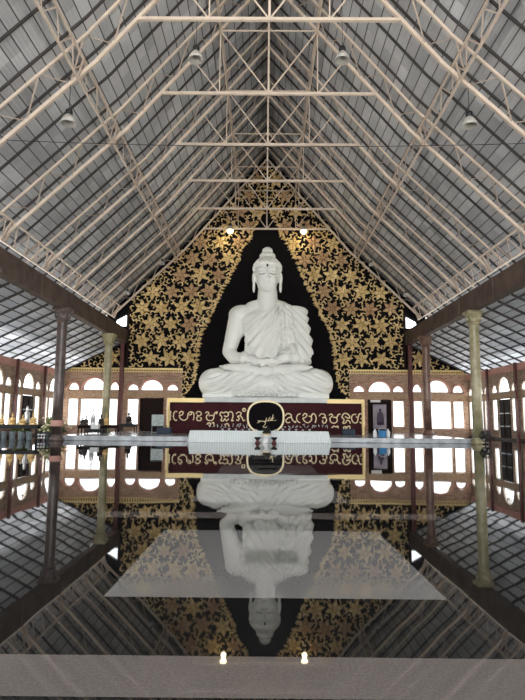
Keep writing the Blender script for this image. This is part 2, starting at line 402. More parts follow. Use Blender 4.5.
# ---------------------------------------------------------------- back wall
TH=0.24
zA=lambda x:5.5-0.49*(x-8.6)
win=[];                                               # (x0,x1,z0,z1,arched)
for s in (-1,1):
    f=lambda a,b:(min(s*a,s*b),max(s*a,s*b))
    for a,b,z0,z1,ar in ((7.6,8.28,0.55,2.1,0),(5.25,5.93,0.55,2.1,0),(7.62,8.28,2.6,2.98,1),(6.15,7.5,2.6,3.25,1),(5.25,5.93,2.6,2.98,1),
                       (8.85,9.4,0.5,2.1,0),(9.55,11.1,0.45,2.1,0),(11.22,11.85,0.5,2.1,0),(8.8,9.36,2.6,3.1,1),(9.58,10.98,2.6,3.35,1),(11.2,11.85,2.6,3.05,1)):
        x0,x1=f(a,b); win.append((x0,x1,z0,z1,ar))
doors=[(-7.5,-6.1),(6.1,7.5)]
holes=[(arch if wn[4] else rect)(*wn[:4]) for wn in win]+[rect(a,b,0.0,2.15) for a,b in doors]
# brick lower wall, then black panel above
holed('wall_back',rect(-12.1,12.1,-0.05,3.8),holes,TH,'brick',XZ(YB+TH/2))['kind']='structure'
XW=9.7
half=[(12.05,3.8),(12.05,zA(12.05)),(XW,zA(XW)),(XW,L(XW)+GAP),(5.0,L(5.0)+GAP)]
prof=half+[(0,L(0)+GAP)]+[(-x,z) for x,z in half[::-1]]
prof=[(x,z-0.02) if z>3.9 else (x,z) for x,z in prof]
holed('wall_back',prof,[[(8.5,6.5),(9.25,6.5),(9.15,6.9),(8.5,7.25)],[(-8.5,7.25),(-9.15,6.9),(-9.25,6.5),(-8.5,6.5)]],TH,'black',XZ(YB+TH/2))['kind']='structure'
bm=B(); box(bm,-5.0,5.0,YB-0.06,YB-0.001,SLAB,3.8); struct(obj('trim_1',bm,'black'))
nw=0
def window(x0,x1,z0,z1,ar,y,axis='X',x=0,nm=2):
    """frame with mullions standing in an opening"""
    global nw; nw+=1
    bm=B(); P=(lambda a,b:(a,y,b)) if axis=='X' else (lambda a,b:(x,a,b)); fw=0.05
    if ar:
        c=(x0+x1)/2; r=(x1-x0)/2-0.02; h=z1-z0-0.02; n=12
        pts=[P(c+r*math.cos(PI*i/n),z0+h*math.sin(PI*i/n)) for i in range(n+1)]
        for a,b in zip(pts,pts[1:]): bar(bm,a,b,fw)
        bar(bm,P(x0+.02,z0+.025),P(x1-.02,z0+.025),fw)
        for k in range(1,5 if r>0.5 else 3):
            a=PI*k/(5 if r>0.5 else 3); bar(bm,P(c+.3*r*math.cos(a),z0+.3*h*math.sin(a)),P(c+r*math.cos(a),z0+h*math.sin(a)),0.016)
        p2=[P(c+.3*r*math.cos(PI*i/8),z0+.3*h*math.sin(PI*i/8)) for i in range(9)]
        for a,b in zip(p2,p2[1:]): bar(bm,a,b,0.016)
    else:
        for a,b in ((x0+.025,x0+.025),(x1-.025,x1-.025)): bar(bm,P(a,z0),P(b,z1),fw)
        for zz in (z0+.025,z1-.025): bar(bm,P(x0,zz),P(x1,zz),fw)
        for k in range(1,nm): bar(bm,P(x0+(x1-x0)*k/nm,z0),P(x0+(x1-x0)*k/nm,z1),0.028)
    return struct(obj('window_%d'%nw,bm,'frame'))
for wn in win: window(*wn,YB+TH/2,nm=1 if wn[1]-wn[0]<1 else 2)
# back door leaves standing in their openings (recessed dark passage)
for i,(a,b) in enumerate(doors):
    t=bpy.data.objects.new('door_%d'%(i+1),None); C.objects.link(t); struct(t)
    bm=B(); box(bm,a,a+.06,YB-.02,YB+TH,SLAB,2.15); box(bm,b-.06,b,YB-.02,YB+TH,SLAB,2.15); box(bm,a,b,YB-.02,YB+TH,2.09,2.15); obj('door_frame',bm,'dark',t)
    bm=B(); m_=(a+b)/2
    for p0,p1 in ((a+.06,m_),(m_,b-.06)):
        box(bm,p0,p1,YB+.12,YB+.16,SLAB-.15,2.09)
        for z0,z1 in ((.35,1.0),(1.15,1.9)): box(bm,p0+.1,p1-.1,YB+.10,YB+.125,z0,z1)
    obj('door_leaf',bm,'dark',t)
# gold moulding above the bricks
for s,n in ((-1,2),(1,3)):
    bm=B()
    a,b=(5.0,12.05)
    box(bm,min(s*a,s*b),max(s*a,s*b),YB-.09,YB-.001,3.84,3.95); box(bm,min(s*a,s*b),max(s*a,s*b),YB-.05,YB-.001,3.70,3.74)
    x=a+.1
    while x<b-.05:
        ell(bm,(s*x,YB-.05,3.79),(.045,.04,.05),8); x+=0.15
    struct(obj('trim_%d'%n,bm,'goldtrim'))
    # black and gold slim edge posts of the relief
    bm=B(); box(bm,min(s*8.32,s*8.42),max(s*8.32,s*8.42),YB-.12,YB-.001,3.96,7.45); struct(obj('trim_%d'%(n+2),bm,'dark'))
    bm=B()
    for zz,c in ((2.12,'band'),):
        box(bm,min(s*5.0,s*12.05),max(s*5.0,s*12.05),YB-.03,YB-.001,2.2,2.52)
    struct(obj('trim_%d'%(n+4),bm,'band'))
    bm=B()
    for wn in win:
        if wn[4] and wn[0]*s>0:
            c=(wn[0]+wn[1])/2; r=(wn[1]-wn[0])/2+.05; h=wn[3]-wn[2]+.05
            pts=[(c+r*math.cos(PI*i/12),YB-.02,wn[2]+h*math.sin(PI*i/12)) for i in range(13)]
            for p,q in zip(pts,pts[1:]): bar(bm,p,q,0.07,0.09,up=(0,1,0))
    struct(obj('trim_%d'%(n+6),bm,'pink'))

# ---- gold floral relief
edge=[(5.0,1.9),(4.25,3.2),(4.12,4.4),(4.0,5.7),(3.7,6.6),(3.25,7.3),(2.75,8.6),(2.35,9.3),(1.9,10.3),(1.5,11.3),(0.95,12.2),(0.62,13.0),(0.0,14.1),(0,99)]
def xin(z):
    if z<edge[0][1]: return 5.0
    for (x0,z0),(x1,z1) in zip(edge,edge[1:]):
        if z0<=z<=z1: return x0+(x1-x0)*(z-z0)/(z1-z0)
    return 0
def inside(x,z,mrg=0.0):
    ax=abs(x)
    if ax<5.0: 
        if z<2.0: return False
    elif z<4.02+mrg: return False
    if ax<xin(z)+mrg: return False
    if ax<8.3-mrg: return z<L(ax)+GAP-0.40-mrg
    if ax<8.75+mrg: return False
    return z<zA(ax)-0.12-mrg and ax<12.0
def prism(bm,pts,y0,y1,mi=0,peak=None):
    """flat outline on the wall raised towards the viewer; optional peaked centre"""
    a=[bm.verts.new((x,y0,z)) for x,z in pts]; n=len(a)
    if peak:
        b=[bm.verts.new((x+(peak[0]-x)*.25,y1*.6+y0*.4,z+(peak[1]-z)*.25)) for x,z in pts]; p=bm.verts.new((peak[0],y1,peak[1]))
        for i in range(n):
            f=bm.faces.new((a[i],a[(i+1)%n],b[(i+1)%n],b[i])); f.material_index=mi
            f=bm.faces.new((b[i],b[(i+1)%n],p)); f.material_index=mi
    else:
        b=[bm.verts.new((x,y1,z)) for x,z in pts]
        for i in range(n):
            f=bm.faces.new((a[i],a[(i+1)%n],b[(i+1)%n],b[i])); f.material_index=mi
        f=bm.faces.new(b); f.material_index=mi
Y0=YB-0.002
def flower(bm,x,z,r,rot,mi):
    for k in range(6):
        a=rot+PI/3*k; ca,sa=math.cos(a),math.sin(a)
        loc=[(0.10,0),(0.45,0.26),(0.72,0.17),(1.0,0.0),(0.72,-0.17),(0.45,-0.26)]
        pts=[(x+r*(u*ca-v*sa),z+r*(u*sa+v*ca)) for u,v in loc]
        prism(bm,pts,Y0,Y0-0.10,mi,peak=(x+r*.5*ca,z+r*.5*sa))
    pts=[(x+.22*r*math.cos(2*PI*k/10),z+.22*r*math.sin(2*PI*k/10)) for k in range(10)]
    prism(bm,pts,Y0,Y0-0.15,mi,peak=(x,z))
def scroll(bm,x,z,r,rot,sgn,mi):
    """comma shaped acanthus curl with two leaflets"""
    n=9; ang0=rot; outl=[]; inn=[]
    for i in range(n+1):
        t=i/n; a=ang0+sgn*t*4.3; rr=r*(1-0.55*t); wd=r*(0.10+0.30*math.sin(PI*min(1,t*0.9+.1)))
        outl.append((x+(rr+wd/2)*math.cos(a),z+(rr+wd/2)*math.sin(a))); inn.append((x+(rr-wd/2)*math.cos(a),z+(rr-wd/2)*math.sin(a)))
    h=Y0-0.06-random.random()*0.05
    for i in range(n):
        q=[outl[i],outl[i+1],inn[i+1],inn[i]]
        prism(bm,q,Y0,h,mi)
    for t in (0.15,0.5):
        a=ang0+sgn*t*4.3; rr=r*(1-0.55*t); px,pz=x+rr*1.15*math.cos(a),z+rr*1.15*math.sin(a); b=a-sgn*0.9; l=r*0.62
        cb,sb=math.cos(b),math.sin(b)
        prism(bm,[(px+l*(u*cb-v*sb),pz+l*(u*sb+v*cb)) for u,v in ((0,-.2),(.5,-.27),(1.05,0),(.5,.27),(0,.2))],Y0,h+.02,mi,peak=(px+l*.4*cb,pz+l*.4*sb))
relief=thing('gold_floral_relief','black wall panel relief of gold flowers and scrolls around the white statue','wall relief',(0,0,0))
flowers=[]
bmF=B(); bmC=B()
row=0; z=4.6
while z<17.5:
    x=-11.6+(0.58 if row%2 else 0)
    while x<11.7:
        if inside(x,z,0.36):
            jx=x+random.uniform(-.06,.06); jz=z+random.uniform(-.06,.06); flowers.append((jx,jz))
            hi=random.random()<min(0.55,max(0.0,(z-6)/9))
            flower(bmC if hi else bmF,jx,jz,random.uniform(.50,.58),random.uniform(0,1),0)
        x+=1.16
    z+=1.03; row+=1
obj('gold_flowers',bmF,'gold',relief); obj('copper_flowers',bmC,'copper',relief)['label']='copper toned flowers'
pl=[]; bm=B(); tries=0
while tries<60000:
    tries+=1
    x=random.uniform(-12,12); z=random.uniform(2.0,17.3)
    if not inside(x,z,0.06): continue
    if any((x-a)**2+(z-b)**2<0.55**2 for a,b in flowers): continue
    near_edge = abs(x)<xin(z)+0.9
    md=0.19 if near_edge else 0.225
    if any((x-a)**2+(z-b)**2<md**2 for a,b in pl): continue
    pl.append((x,z)); scroll(bm,x,z,random.uniform(.12,.18),random.uniform(0,2*PI),random.choice((-1,1)),0)
obj('gold_scrolls',bm,'gold',relief)
bm=B(); z=2.1
while z<13.9:                                           # leafy fringe of the inner edge
    for s in (-1,1):
        xe=xin(z)*s; a=(PI if s>0 else 0)+random.uniform(-.7,.9)*s*1; l=random.uniform(.2,.32); ca,sa=math.cos(a),math.sin(a)
        px=xe+s*0.16
        prism(bm,[(px+l*(u*ca-v*sa),z+l*(u*sa+v*ca)) for u,v in ((0,-.25),(.5,-.3),(1.05,.15),(.5,.3),(0,.25))],Y0,Y0-.1,0,peak=(px+l*.4*ca,z+l*.4*sa))
    z+=0.17
obj('leaf_fringe',bm,'gold',relief)

# ---------------------------------------------------------------- side walls
BAY=3.4; posts=[33.2-BAY*k for k in range(9)]
nd=2
for s,n in ((-1,'left'),(1,'right')):
    holes=[]; specs=[]
    for k in range(8):
        yb=posts[k]; door=(k%3==1)
        f=lambda t0,t1:(yb-t1,yb-t0)
        for t0,t1,z0,z1,ar in ((0.20,0.86,2.39,2.84,1),(1.02,2.38,2.39,3.2,1),(2.52,3.18,2.39,2.84,1),(0.22,0.84,0.45,2.07,0),(2.5,3.18,0.45,2.07,0)):
            specs.append((*f(t0,t1),z0,z1,ar))
        if door: a,b=f(1.0,2.4); holes.append(rect(a,b,0.0,2.07))
        else: specs.append((*f(1.0,2.36),0.45,2.07,0))
        if door:
            nd+=1; t=bpy.data.objects.new('door_%d'%nd,None); C.objects.link(t); struct(t)
            bm=B(); X=s*(XS+.07)
            for p0,p1 in ((a+.03,(a+b)/2-.01),((a+b)/2+.01,b-.03)):
                box(bm,X-.03,X+.03,p0,p1,0.02,2.04)
                for z0,z1 in ((.15,.6),(.75,1.25),(1.4,1.9)): box(bm,X-s*.05-.01,X-s*.05+.03,p0+.1,p1-.1,z0,z1)
            leaf=obj('door_leaf',bm,'dark',t)
            bm=B()
            for p0,p1 in ((a+.12,(a+b)/2-.1),((a+b)/2+.1,b-.12)):
                for zz in (.68,1.33): box(bm,X-s*.07-.01,X-s*.07+.01,p0,p1,zz-.03,zz+.03)
            obj('door_rail',bm,'drum',leaf)['label']='pale rail'
    holes+= [(arch if q[4] else rect)(*q[:4]) for q in specs]
    holed('wall_'+n,rect(6.0,33.2,-0.05,3.72),holes,0.14,'brick_s',YZ(s*(XS+.07)))['kind']='structure'
    for q in specs:
        if q[0]>19: window(*q,0,axis='Y',x=s*(XS+.07),nm=1 if q[1]-q[0]<1 else 2)
    bm=B(); box(bm,min(s*(XS-.05),s*XS),max(s*(XS-.05),s*XS),6,32.99,3.36,3.70); struct(obj('trim_%d'%(12 if s<0 else 13),bm,'pink'))
    bm=B(); box(bm,min(s*(XS-.03),s*XS),max(s*(XS-.03),s*XS),6,32.99,2.1,2.34); struct(obj('trim_%d'%(14 if s<0 else 15),bm,'band'))
    bm=B(); box(bm,min(s*(XS-.04),s*XS),max(s*(XS-.04),s*XS),6,32.99,0.001,0.10); struct(obj('baseboard_'+n,bm,'grey_granite'))
    names=['nearest the back wall corner','second from the back wall','third from the back wall']
    for k,yp in enumerate(posts[1:6]):
        bm=B(); box(bm,s*(XS-.13)-.06,s*(XS-.13)+.06,yp-.07,yp+.07,0.001,3.74)
        tag(obj('wall_post',bm,'redpost'),'dark red post on the %s side wall, %s'%(n,['first','second','third','fourth','fifth'][k]+' from the back corner'),'post','dark red wall posts')

# ---------------------------------------------------------------- pedestal
ped=thing('statue_pedestal','long maroon pedestal with gold lettering carrying the seated white statue','pedestal',(0,28.0,SLAB))
zt=1.80-SLAB
bm=B(); box(bm,-4.85,4.85,0,4.6,0.001,zt); obj('body',bm,'maroon',ped)
bm=B(); box(bm,-4.97,-3.1,-.12,4.6,zt-.04,zt+.17); box(bm,3.1,4.97,-.12,4.6,zt-.04,zt+.17)
for s in (-1,1):
    box(bm,min(s*4.86,s*4.97),max(s*4.86,s*4.97),-.06,4.6,0.001,zt)
    for k in range(7): ell(bm,(s*4.88,-.06,.2+k*.21),(.05,.04,.10),8)
obj('gold_trim',bm,'goldtrim',ped)
bm=B(); box(bm,-3.1,3.1,-.14,4.6,zt-.02,zt+.22); o=obj('marble_slab',bm,'greymarble',ped)
# lettering, drawn as strokes read off the sign; coordinates are sign units
def spl(pts,n=6):
    out=[]
    P=[Vector((*p,0)) for p in pts]
    P=[P[0]]+P+[P[-1]]
    for i in range(1,len(P)-2):
        for k in range(n):
            t=k/n; a,b,c,d=P[i-1],P[i],P[i+1],P[i+2]
            out.append(0.5*((2*b)+(-a+c)*t+(2*a-5*b+4*c-d)*t*t+(-a+3*b-3*c+d)*t**3))
    out.append(P[-1]); return out
def strokes(bm,sts,fx,fz,r,y):
    for st in sts:
        p=[(fx(q.x),y,fz(q.y)) for q in spl(st)]
        tube(bm,p,r,6)
def ring_s(cx,cy,r): return [(cx+r*math.cos(2*PI*k/8),cy+r*math.sin(2*PI*k/8)) for k in range(9)]
ma=[(0,8),(10,0),(20,6),(14,22),(0,40),(6,54),(30,58),(46,44),(44,22),(34,16),(44,4),(60,4),(76,0)]     # rounded "m" like sign
mb=[(50,8),(64,26),(78,20),(84,6)]
ha=[(0,10),(16,0),(30,8),(18,24),(40,32),(62,14),(50,50),(24,56),(8,36)]
left=[ring_s(12,104,8),ring_s(12,126,8),ring_s(12,146,7),
 [(60,98),(46,98),(38,112),(38,138),(50,154),(60,150)],
 [(72,112),(84,97),(98,102),(92,118),(74,124),(86,146),(108,152),(126,138),(130,112),(146,98),(152,112),(136,120)],[(148,98),(164,106),(168,130),(164,152)],
 [(180,112),(190,97),(208,100),(214,114),(200,124),(186,118)],[(200,124),(186,136),(190,152),(208,154),(216,142),(206,134)],
 [(240,106),(254,98),(262,110),(248,124),(250,144),(268,154),(288,148),(294,128),(280,120),(262,124)],[(294,128),(300,106),(316,98),(308,112)],
 [(332,118),(340,100),(356,104),(368,98),(384,104),(386,120),(372,128),(360,120)],[(332,118),(346,130),(340,152),(356,154),(364,140),(376,154),(390,140)],[(386,104),(402,96),(414,106),(416,130),(408,154),(422,150)],
 [(436,110),(450,98),(468,104),(462,120),(446,126),(456,138),(450,152),(438,146)],[(462,120),(476,136),(482,152),(494,148)],ring_s(487,84,9),
 [(250,178),(262,168),(274,174),(270,190)],[(282,170),(294,166),(296,182)],[(366,184),(376,172),(388,176),(392,190)]]
right=[[(30,112),(42,98),(62,102),(66,116),(48,124),(34,140),(44,152),(60,148)],[(66,116),(74,136),(90,150),(94,140)],
 [(122,98),(106,104),(98,122),(104,142),(120,152)],
 [(134,112),(146,97),(160,104),(150,120),(136,126),(150,146),(170,150),(186,134),(184,116),(170,112)],[(184,116),(194,98),(208,104),(214,126),(208,152)],
 [(232,112),(244,98),(264,102),(266,116),(250,122)],[(266,116),(276,134),(266,152),(252,148),(254,134)],
 [(290,106),(304,98),(312,110),(296,124),(302,146),(322,152),(338,140),(334,120),(316,118)],[(336,120),(346,102),(358,98)],[(306,180),(318,170),(330,174),(342,170),(344,182)],
 [(366,118),(376,98),(392,94),(408,104),(414,118),(402,122),(386,112)],[(366,118),(380,132),(372,152),(388,150),(398,134),(412,142),(416,154)],ring_s(384,180,8),[(392,184),(402,170),(414,172),(410,188),(396,190)],
 [(452,100),(432,102),(424,124),(436,148),(456,146),(462,122),(450,114)],[(462,122),(470,98),(484,98),(490,116),(478,126)],[(490,116),(494,140),(484,152),(472,144)]]
pxX=lambda px:(px-265.6)*0.0507
for nm,sts,ox,sc in (('lettering',left,168,0.1562),('lettering',right,280,0.1676)):
    bm=B()
    fx=lambda u:pxX(ox+u*sc); fz=lambda v:1.83-SLAB-(v*sc-4.6)*0.0507
    strokes(bm,sts,fx,fz,0.032,-0.03)
    obj(nm,bm,'letters',ped,True)
# second row of small silvery writing, low on the pedestal
bm=B(); x=-2.9; rr=random.Random(3)
while x<3.1:
    if abs(x)>0.2:
        q=[(x+rr.uniform(0,.16),rr.uniform(.30,.50)) for _ in range(4)]
        tube(bm,[(p.x,-0.03,p.y) for p in spl(q,4)],0.014,5)
    x+=0.19
obj('small_lettering',bm,'silver',ped,True)['label']='row of small silvery writing'
# emblem
em=thing('round_emblem','gold ringed dark round emblem with a gold bird branch motif, before the pedestal','emblem',(0,27.78,SLAB))
bm=B(); N=48; cz=0.98-SLAB+.0
pts=[]
for k in range(N+1):
    a=2*PI*k/N; c_,s_=math.cos(a),math.sin(a); p=2.5
    pts.append((0.90*abs(c_)**(2/p)*(1 if c_>=0 else -1),0,cz+.08+0.77*abs(s_)**(2/p)*(1 if s_>=0 else -1)))
for a,b in zip(pts,pts[1:]): bar(bm,a,b,0.09,0.10,up=(0,1,0))
obj('ring',bm,'letters',em)
bm=B(); vs=[bm.verts.new((p[0]*.97,.0,cz+.05+(p[2]-cz-.05)*.97)) for p in pts[:-1]]; f=bm.faces.new(vs)
e=bmesh.ops.extrude_face_region(bm,geom=[f])
for v in e['geom']:
    if isinstance(v,bmesh.types.BMVert): v.co.y+=0.05
bmesh.ops.recalc_face_normals(bm,faces=bm.faces); disc=obj('disc',bm,'black',em)
bm=B()
u=lambda x,z:((x-262)/262*0.9*1.35,-.02,cz+.05+(260-z)/260*0.83*1.3-.15)
for st in ([(200,265),(230,268),(262,268),(300,262),(350,258)],[(262,268),(268,245),(266,235)],[(282,266),(292,240),(300,228)],[(312,262),(318,230),(322,205)],[(300,262),(312,240),(330,238)],[(250,268),(262,285),(255,300),(240,318)],[(215,270),(205,280),(195,285)],[(240,318),(262,325),(275,312)]):
    q=[u(262+(p.x-262)*1.35,262+(p.y-262)*1.3) for p in spl(st,4)]; tube(bm,q,[0.028*(1-.7*i/len(q)) for i in range(len(q))],6)
obj('gold_motif',bm,'letters',disc,True)

# ---------------------------------------------------------------- statue
def evaluated(o):
    dg=bpy.context.evaluated_depsgraph_get(); me=bpy.data.meshes.new_from_object(o.evaluated_get(dg)); return me
def remesh(bm,vox,sm):
    me=bpy.data.meshes.new('t'); bm.to_mesh(me); bm.free(); o=bpy.data.objects.new('t',me); C.objects.link(o)
    r=o.modifiers.new('r','REMESH'); r.mode='VOXEL'; r.voxel_size=vox
    s=o.modifiers.new('s','SMOOTH'); s.iterations=sm; s.factor=0.6
    m2=evaluated(o); bpy.data.objects.remove(o); return m2
bd=thing('seated_statue','giant white marble statue seated cross-legged with hands in its lap','statue',(0,30.0,0))
bm=B()
# pelvis, belly, chest  (y negative is towards the viewer)
ell(bm,(0,0.35,3.2),(1.7,1.2,1.1),32); ell(bm,(0,0.25,4.2),(1.16,0.92,1.3),32); ell(bm,(0.1,0.25,5.2),(1.18,0.84,1.3),32)
ell(bm,(0.05,0.25,6.15),(1.48,0.85,1.05),32); ell(bm,(-0.62,-0.12,6.25),(.72,.5,.55),24); ell(bm,(0.72,-0.12,6.25),(.72,.5,.55),24)
ell(bm,(-1.36,0.28,6.72),(.76,.6,.56),24); ell(bm,(1.46,0.28,6.70),(.78,.62,.56),24)
ell(bm,(0.05,0.30,6.98),(1.75,.5,.42),24); ell(bm,(.05,.25,7.22),(1.25,.45,.40),24)
capsule(bm,(.06,.18,7.0),(.06,.12,8.1),.62,.53,24)
# image-left arm, bare
capsule(bm,(-1.55,.28,6.55),(-2.04,0.05,4.62),.56,.37,24); capsule(bm,(-2.04,0.05,4.62),(-1.75,-.25,4.25),.37,.36,20); capsule(bm,(-1.75,-.25,4.25),(-.5,-1.12,3.98),.36,.22,20)
# image-right arm, under the robe
capsule(bm,(1.62,.28,6.5),(2.0,0.05,4.75),.60,.50,24); capsule(bm,(2.0,0.0,4.75),(.75,-1.0,4.05),.50,.26,20)
ell(bm,(1.35,.15,5.3),(.75,.62,1.35),24); ell(bm,(1.95,-.1,4.35),(.5,.55,.62),20); ell(bm,(1.5,-.4,4.15),(.75,.5,.4),20)
# hands: image-left hand lies over the other
ell(bm,(-.22,-1.22,4.0),(.38,.26,.12),16); ell(bm,(.38,-1.2,3.88),(.42,.28,.12),16)
for k in range(4):
    y=-1.40+k*.12; l=(.62,.70,.66,.52)[k]
    tube(bm,[(0.0,y,4.02),(l*.5,y-.02,4.05),(l,y+.02,3.98)],[.075,.07,.05],8)
    tube(bm,[(.25,y+.02,3.87),(.25-l*.6,y,3.84),(.25-l*1.1,y+.02,3.86)],[.075,.07,.05],8)
tube(bm,[(-.25,-1.02,4.08),(-.05,-1.1,4.24),(.08,-1.12,4.27)],[.08,.07,.055],8); tube(bm,[(.45,-1.0,4.0),(.25,-1.1,4.2),(.1,-1.12,4.27)],[.08,.07,.055],8)
# legs
for s in (-1,1):
    capsule(bm,(s*1.0,.45,3.0),(s*2.80,-.35,2.88),.90,.78,28); capsule(bm,(s*2.72,-.55,2.80),(s*.3,-1.25,2.75),.74,.55,28)
    ell(bm,(s*2.0,-.5,2.75),(1.55,.95,.66),28); ell(bm,(s*2.88,-.4,2.85),(.74,.8,.78),24)
    # upturned foot on the opposite thigh
    tube(bm,[(s*.35,-1.25,3.42),(s*1.1,-1.2,3.58),(s*1.8,-1.1,3.66),(s*2.25,-1.0,3.66)],[.26,.24,.20,.14],12)
    for k in range(5): ell(bm,(s*(2.36-.03*k),-1.22+.11*k,3.68),(.13,.055,.07),8)
ell(bm,(0,-.75,2.7),(2.2,1.05,.62),28); ell(bm,(0,-1.0,3.25),(1.1,.5,.50),20)
bmesh.ops.create_cube(bm,size=1,matrix=Matrix.Translation((0,-.2,2.14))@Matrix.Diagonal((6.6,2.3,0.22,1)))
# head
hx=.04
ell(bm,(hx,.05,8.98),(.70,.76,.98),32); ell(bm,(hx,-.05,8.42),(.56,.62,.60),28); ell(bm,(hx,.2,9.3),(.72,.78,.68),28)
ell(bm,(hx,-.48,8.02),(.24,.2,.17),16)
ell(bm,(hx-.30,-.42,8.55),(.24,.22,.24),16); ell(bm,(hx+.30,-.42,8.55),(.24,.22,.24),16)
tube(bm,[(hx,-.68,9.12),(hx,-.78,8.9),(hx,-.86,8.70),(hx,-.80,8.62)],[.055,.07,.10,.08],10); ell(bm,(hx-.10,-.72,8.65),(.07,.08,.06),10); ell(bm,(hx+.10,-.72,8.65),(.07,.08,.06),10)
for s in (-1,1):
    q=[(hx+s*(.08+.44*i/8),-.72+.30*(i/8)**2,9.08+.10*math.sin(PI*i/8)) for i in range(9)]
    tube(bm,q,[.035]*9,8)
    ell(bm,(hx+s*.29,-.60,8.92),(.18,.10,.09),14)
    ell(bm,(hx+s*.76,.10,8.75),(.10,.19,.38),14); ell(bm,(hx+s*.745,.05,8.28),(.085,.12,.36),14)
ell(bm,(hx,-.66,8.37),(.19,.08,.045),14); ell(bm,(hx,-.64,8.28),(.15,.09,.055),14)
me=remesh(bm,0.034,4)
# drapery relief
def foldw(d,k=1.0): 
    t=(d*k)%1.0; return (1-abs(2*t-1))**0.8
def sst(a,b,x):
    t=max(0,min(1,(x-a)/(b-a))); return t*t*(3-2*t)
me.update()
nrm=[v.normal.copy() for v in me.vertices]
for v,n in zip(me.vertices,nrm):
    x,y,z=v.co; d=0
    if z>7.35 or (y<-.9 and z>3.8 and abs(x)<1.0): continue
    if z<3.75:
        if z>2.2 and not (z>3.35 and y<-.95 and abs(x)<2.6):
            sx=abs(x); rr=math.hypot((sx-4.1)*0.75,(z-4.9)*1.1)
            m_=sst(0.15,.8,sx)*sst(3.35,2.6,sx)*sst(2.2,2.4,z)*sst(3.75,3.5,z)
            d=0.15*m_*(foldw(rr+0.05*math.sin(3*x+ (1.3 if x>0 else 0)),3.7)-.4)
    else:
        edge_z=7.25-(0.62-x)*0.62            # upper edge of the robe across the chest
        if x<0.62 and z<edge_z and x>-1.45 and y<.9:
            a=math.atan2(9.2-z,2.3-x)
            m_=sst(0,.12,edge_z-z)*sst(-1.45,-1.25,x)
            d=m_*(0.05+0.17*(foldw(a*11+0.12*math.sin(z*1.7))-.35))
        elif x>=0.62:
            a=math.atan2(8.6-z,x+0.4)
            if x>1.15: d=sst(3.8,4.1,z)*(0.05+0.18*(foldw(a*11+0.1*math.sin(z*2))-.35))*sst(7.3,6.9,z)
            else: d=0.02
    if d: v.co=v.co+n*d
for v in me.vertices: v.co.z=max(v.co.z,2.024)
for p in me.polygons: p.use_smooth=True
me.materials.clear(); me.materials.append(K['marble'])
for p in me.polygons: p.material_index=0
ob=bpy.data.objects.new('body',me); C.objects.link(ob); ob.parent=bd
bvh=BVHTree.FromPolygons([v.co for v in me.vertices],[list(p.vertices) for p in me.polygons])
def front(x,z,off=0.0):
    h=bvh.ray_cast(Vector((x,-6,z)),Vector((0,1,0)))
    return (h[0].y if h[0] is not None else -0.3)-off
# hair, topknot, forehead mark, eyelids
bm=B(); ell(bm,(hx,.14,9.36),(.83,.86,.60),36); ell(bm,(hx,.16,9.62),(.66,.68,.42),36)
for v in bm.verts:
    if v.co.y<0.05 and v.co.z<9.62: v.co.y=max(v.co.y,-.1-(v.co.z-9.0)*.3) if False else v.co.y
lo=[v for v in bm.verts if v.co.z<9.42-0.0*v.co.y and v.co.y<-.15]; 
for v in lo: v.co.y+=0.35; v.co.z=max(v.co.z,9.0)
lathe(bm,[(.36,9.9),(.43,9.98),(.45,10.08),(.42,10.18),(.30,10.22),(.27,10.27),(.30,10.34),(.28,10.46),(.16,10.56),(.03,10.59)],(hx,.16,0),28)
m3=remesh(bm,0.04,2)
for v in m3.vertices: v.co+=v.normal*0.02*math.sin(v.co.z*26)*math.sin(math.atan2(v.co.y,v.co.x)*14)
m3.materials.clear(); m3.materials.append(K['marble'])
for p in m3.polygons: p.use_smooth=True; p.material_index=0
o=bpy.data.objects.new('hair',m3); C.objects.link(o); o.parent=bd
bm=B(); ell(bm,(hx,front(hx,9.32)-.005,9.32),(.055,.04,.085),12); obj('forehead_mark',bm,'darker',ob,True)['label']='small dark forehead mark'
for s in (-1,1):
    bm=B(); q=[(hx+s*(.13+.32*i/8),0,8.86-.035*math.sin(PI*i/8)) for i in range(9)]; q=[(a,front(a,c)-.004,c) for a,b,c in q]; tube(bm,q,.02,6); obj('eye_line',bm,'greyline' if 'greyline' in K else 'slate',ob,True)
# shoulder sash: pleated strip laid over the shoulder and down the chest
bm=B(); rows=46; cols=24; G=[]
for i in range(rows):
    t=i/(rows-1); z=7.18-2.75*t; xc=.98+.30*math.sin(t*1.6)*.6; hw=.34+.05*t; r=[]
    for j in range(cols):
        u=j/(cols-1)*2-1; x=xc+hw*u
        rip=.03*math.sin(u*10)+ (.06*math.sin(t*46+u*2)*sst(.5,1,abs(u)))
        if t>.25: rip+=.035*math.sin(t*60)*(1 if u<0 else .4)
        x2=x+(.05*math.sin(t*44) if abs(u)>.85 and t>.2 else 0)
        r.append(bm.verts.new((x2,min(front(x,z),front(x+.02,z-.02))-.05-rip,z)))
    G.append(r)
for i in range(rows-1):
    for j in range(cols-1): bm.faces.new((G[i][j],G[i][j+1],G[i+1][j+1],G[i+1][j]))
o=obj('shoulder_sash',bm,'marble',bd,True); sm=o.modifiers.new('s','SOLIDIFY'); sm.thickness=.08; sm.offset=-1
